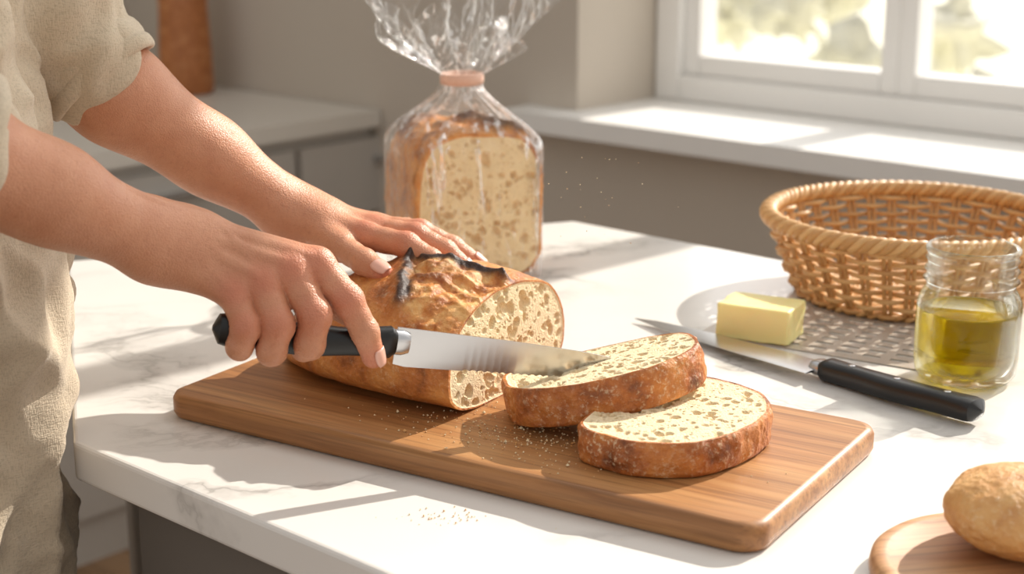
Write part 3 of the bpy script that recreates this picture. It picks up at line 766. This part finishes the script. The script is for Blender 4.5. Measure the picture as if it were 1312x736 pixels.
def folds(P):
    dS=np.minimum(group(P,slR,0.01),group(P,slL,0.01)); o=np.empty(len(P))
    for i,p in enumerate(P):
        v=fbm((p[0]*1.0+0.25*p[2],p[1]*1.0+0.1*p[2],p[2]*0.30),12,2,(3,3,3))
        v2=fbm((p[0]*1.0-0.5*p[2],p[1]*1.0,p[2]*0.7),21,2,(5,3,1))
        w=fbm((p[0],p[1],p[2]*0.9),26,2,(8,1,0))
        k=0.5 if dS[i]<0.01 else 1.0
        o[i]=k*(0.015*(1-abs(v)*2.2)+0.004*w-0.006)+0.005*(1-abs(v2)*3)
    return o
sdf_mesh('linen_shirt',ff,body+slR+slL,0.0042,[linen],person,folds,5,1)
def cuff(name,ctr,axis,r,ln):
    ctr=Vector(ctr); ax=Vector(axis).normalized(); a=ax.orthogonal().normalized(); b=ax.cross(a); R=[]
    prof=[(-ln,r*0.90),(-ln*0.98,r*1.06),(-ln*0.72,r*1.13),(-ln*0.64,r*1.06),(-ln*0.60,r*1.17),(-0.3*ln,r*1.19),(-0.28*ln,r*1.13),(-0.24*ln,r*1.21),(-0.04*ln,r*1.20),(0.02*ln,r*1.12),(-0.02*ln,r*1.0),(-ln*0.3,r*0.9),(-ln*0.8,r*0.85)]
    for i,(s,rr) in enumerate(prof):
        R.append([tuple(ctr+ax*(s+0.003*math.sin(2*t+1))+(a*math.cos(t)+b*math.sin(t))*(rr*(1+0.035*math.sin(3*t+i*0.2)+0.02*math.sin(7*t+i*0.5)))) for t in np.linspace(0,2*math.pi,72,endpoint=False)])
    mb=MB(); V,F=loft(R); mb.add(V,F); o=mb.build(name,[linen],True,parent=person); o.modifiers.new('s','SUBSURF').render_levels=1; fixn(o)
cuff('left_cuff',Fm(-306,156,1174),Fm(62,-78,25)-Fm(0,0,0),0.0405,0.046)
e=hn(-71,45,10)-hn(-243,122,163)
cuff('right_cuff',hn(-172,96,104),e,0.041,0.038)
legs=[(sh(-.47,1.03,-.12),sh(-.47,1.02,-.45),.11,.08),(sh(-.47,1.02,-.45),sh(-.48,1.02,-.82),.075,.06),(sh(-.51,1.17,-.12),sh(-.51,1.18,-.45),.11,.08),(sh(-.51,1.18,-.45),sh(-.52,1.18,-.82),.075,.06),(sh(-.465,1.06,-.05),sh(-.50,1.14,-.05),.115,.118)]
sdf_mesh('trousers',lambda P:group(P,legs,0.03),legs,0.01,[linen2],person,None,4,1)
mb=MB()
for x,y in ((-.44,1.02),(-.48,1.18)): blob(mb,(x,y,0.04),0.05,x,3,0.02,(2.3,0.9,0.8))
mb.build('shoes',[simple('shoe_leather',S(120,90,66),0.5)],True,parent=person)
hd=[(sh(-.53,1.10,.52),sh(-.49,1.10,.62),.052,.05),(sh(-.475,1.095,.70),sh(-.475,1.095,.74),.075,.08),(sh(-.44,1.09,.655),sh(-.455,1.09,.70),.045,.06),(sh(-.385,1.085,.685),sh(-.395,1.088,.715),.010,.008)]
sdf_mesh('head',lambda P:group(P,hd,0.025),hd,0.005,[skin],person,None,4,1)
hr=[(sh(-.50,1.10,.72),sh(-.48,1.095,.77),.088,.083),(sh(-.55,1.105,.74),sh(-.585,1.11,.72),.04,.045)]
sdf_mesh('hair',lambda P:group(P,hr,0.02),hr,0.006,[simple('hair_brown',S(84,56,36),0.5,bsc=200,bst=0.5)],person,None,4,1)
eyem=simple('eye_white',S(236,232,226),0.2); irism=simple('iris_brown',S(60,36,22),0.2); lipm=simple('lips',S(190,100,88),0.4)
mb=MB()
for s in (-1,1):
    V,F=lathe([(0.0001,-0.012),(0.008,-0.009),(0.012,0),(0.008,0.009),(0.0001,0.012)],20,(-0.410,1.090+s*0.031,CT+0.722)); mb.add(V,F,0)
    V,F=lathe([(0.0001,-0.006),(0.004,-0.0045),(0.006,0),(0.004,0.0045),(0.0001,0.006)],16,(-0.4035,1.090+s*0.031,CT+0.722)); mb.add(V,F,1)
V,F=tube([(-0.392-abs(k)*0.25,1.088+k,CT+0.662+abs(k)*0.1) for k in np.linspace(-0.024,0.024,13)],0.0055*np.sin(np.linspace(0.25,math.pi-0.25,13)),8); mb.add(V,F,2)
mb.build('face_features',[eyem,irism,lipm],True,parent=person)
# ---------------------------------------------------------------- light, world, camera
sun=bpy.data.lights.new('sun','SUN'); sun.energy=5.6; sun.angle=math.radians(0.6); sun.color=(1.0,0.935,0.84)
so=bpy.data.objects.new('sun',sun); bpy.context.collection.objects.link(so)
el=math.radians(34); dirv=Vector((-0.726*math.cos(el),-0.687*math.cos(el),-math.sin(el)))
so.rotation_euler=dirv.to_track_quat('-Z','Y').to_euler(); so.location=(3,4,4)
w=bpy.data.worlds.new('world'); bpy.context.scene.world=w; w.use_nodes=True; nt=w.node_tree; bg=nt.nodes['Background']
tc=nt.nodes.new('ShaderNodeTexCoord')
dt=nd(nt,'ShaderNodeVectorMath',{0:tc.outputs['Generated'],1:(0.70,0.66,0.25)},operation='DOT_PRODUCT').outputs['Value']
stg=nd(nt,'ShaderNodeMapRange',{0:dt,1:0.3,2:0.95,3:0.66,4:2.4}).outputs[0]
bg.inputs[0].default_value=(1.0,0.98,0.95,1); nt.links.new(stg,bg.inputs[1])
cam=bpy.data.cameras.new('camera'); cam.lens=2000/1312*36; cam.sensor_width=36; cam.clip_start=0.02
cam.dof.use_dof=True; cam.dof.focus_distance=1.10; cam.dof.aperture_fstop=6.3
co_=bpy.data.objects.new('camera',cam); bpy.context.collection.objects.link(co_); co_.location=(0,0,CT+0.4); co_.rotation_euler=(math.radians(75),0,0)
bpy.context.scene.camera=co_
bpy.context.scene.view_settings.view_transform='Standard'
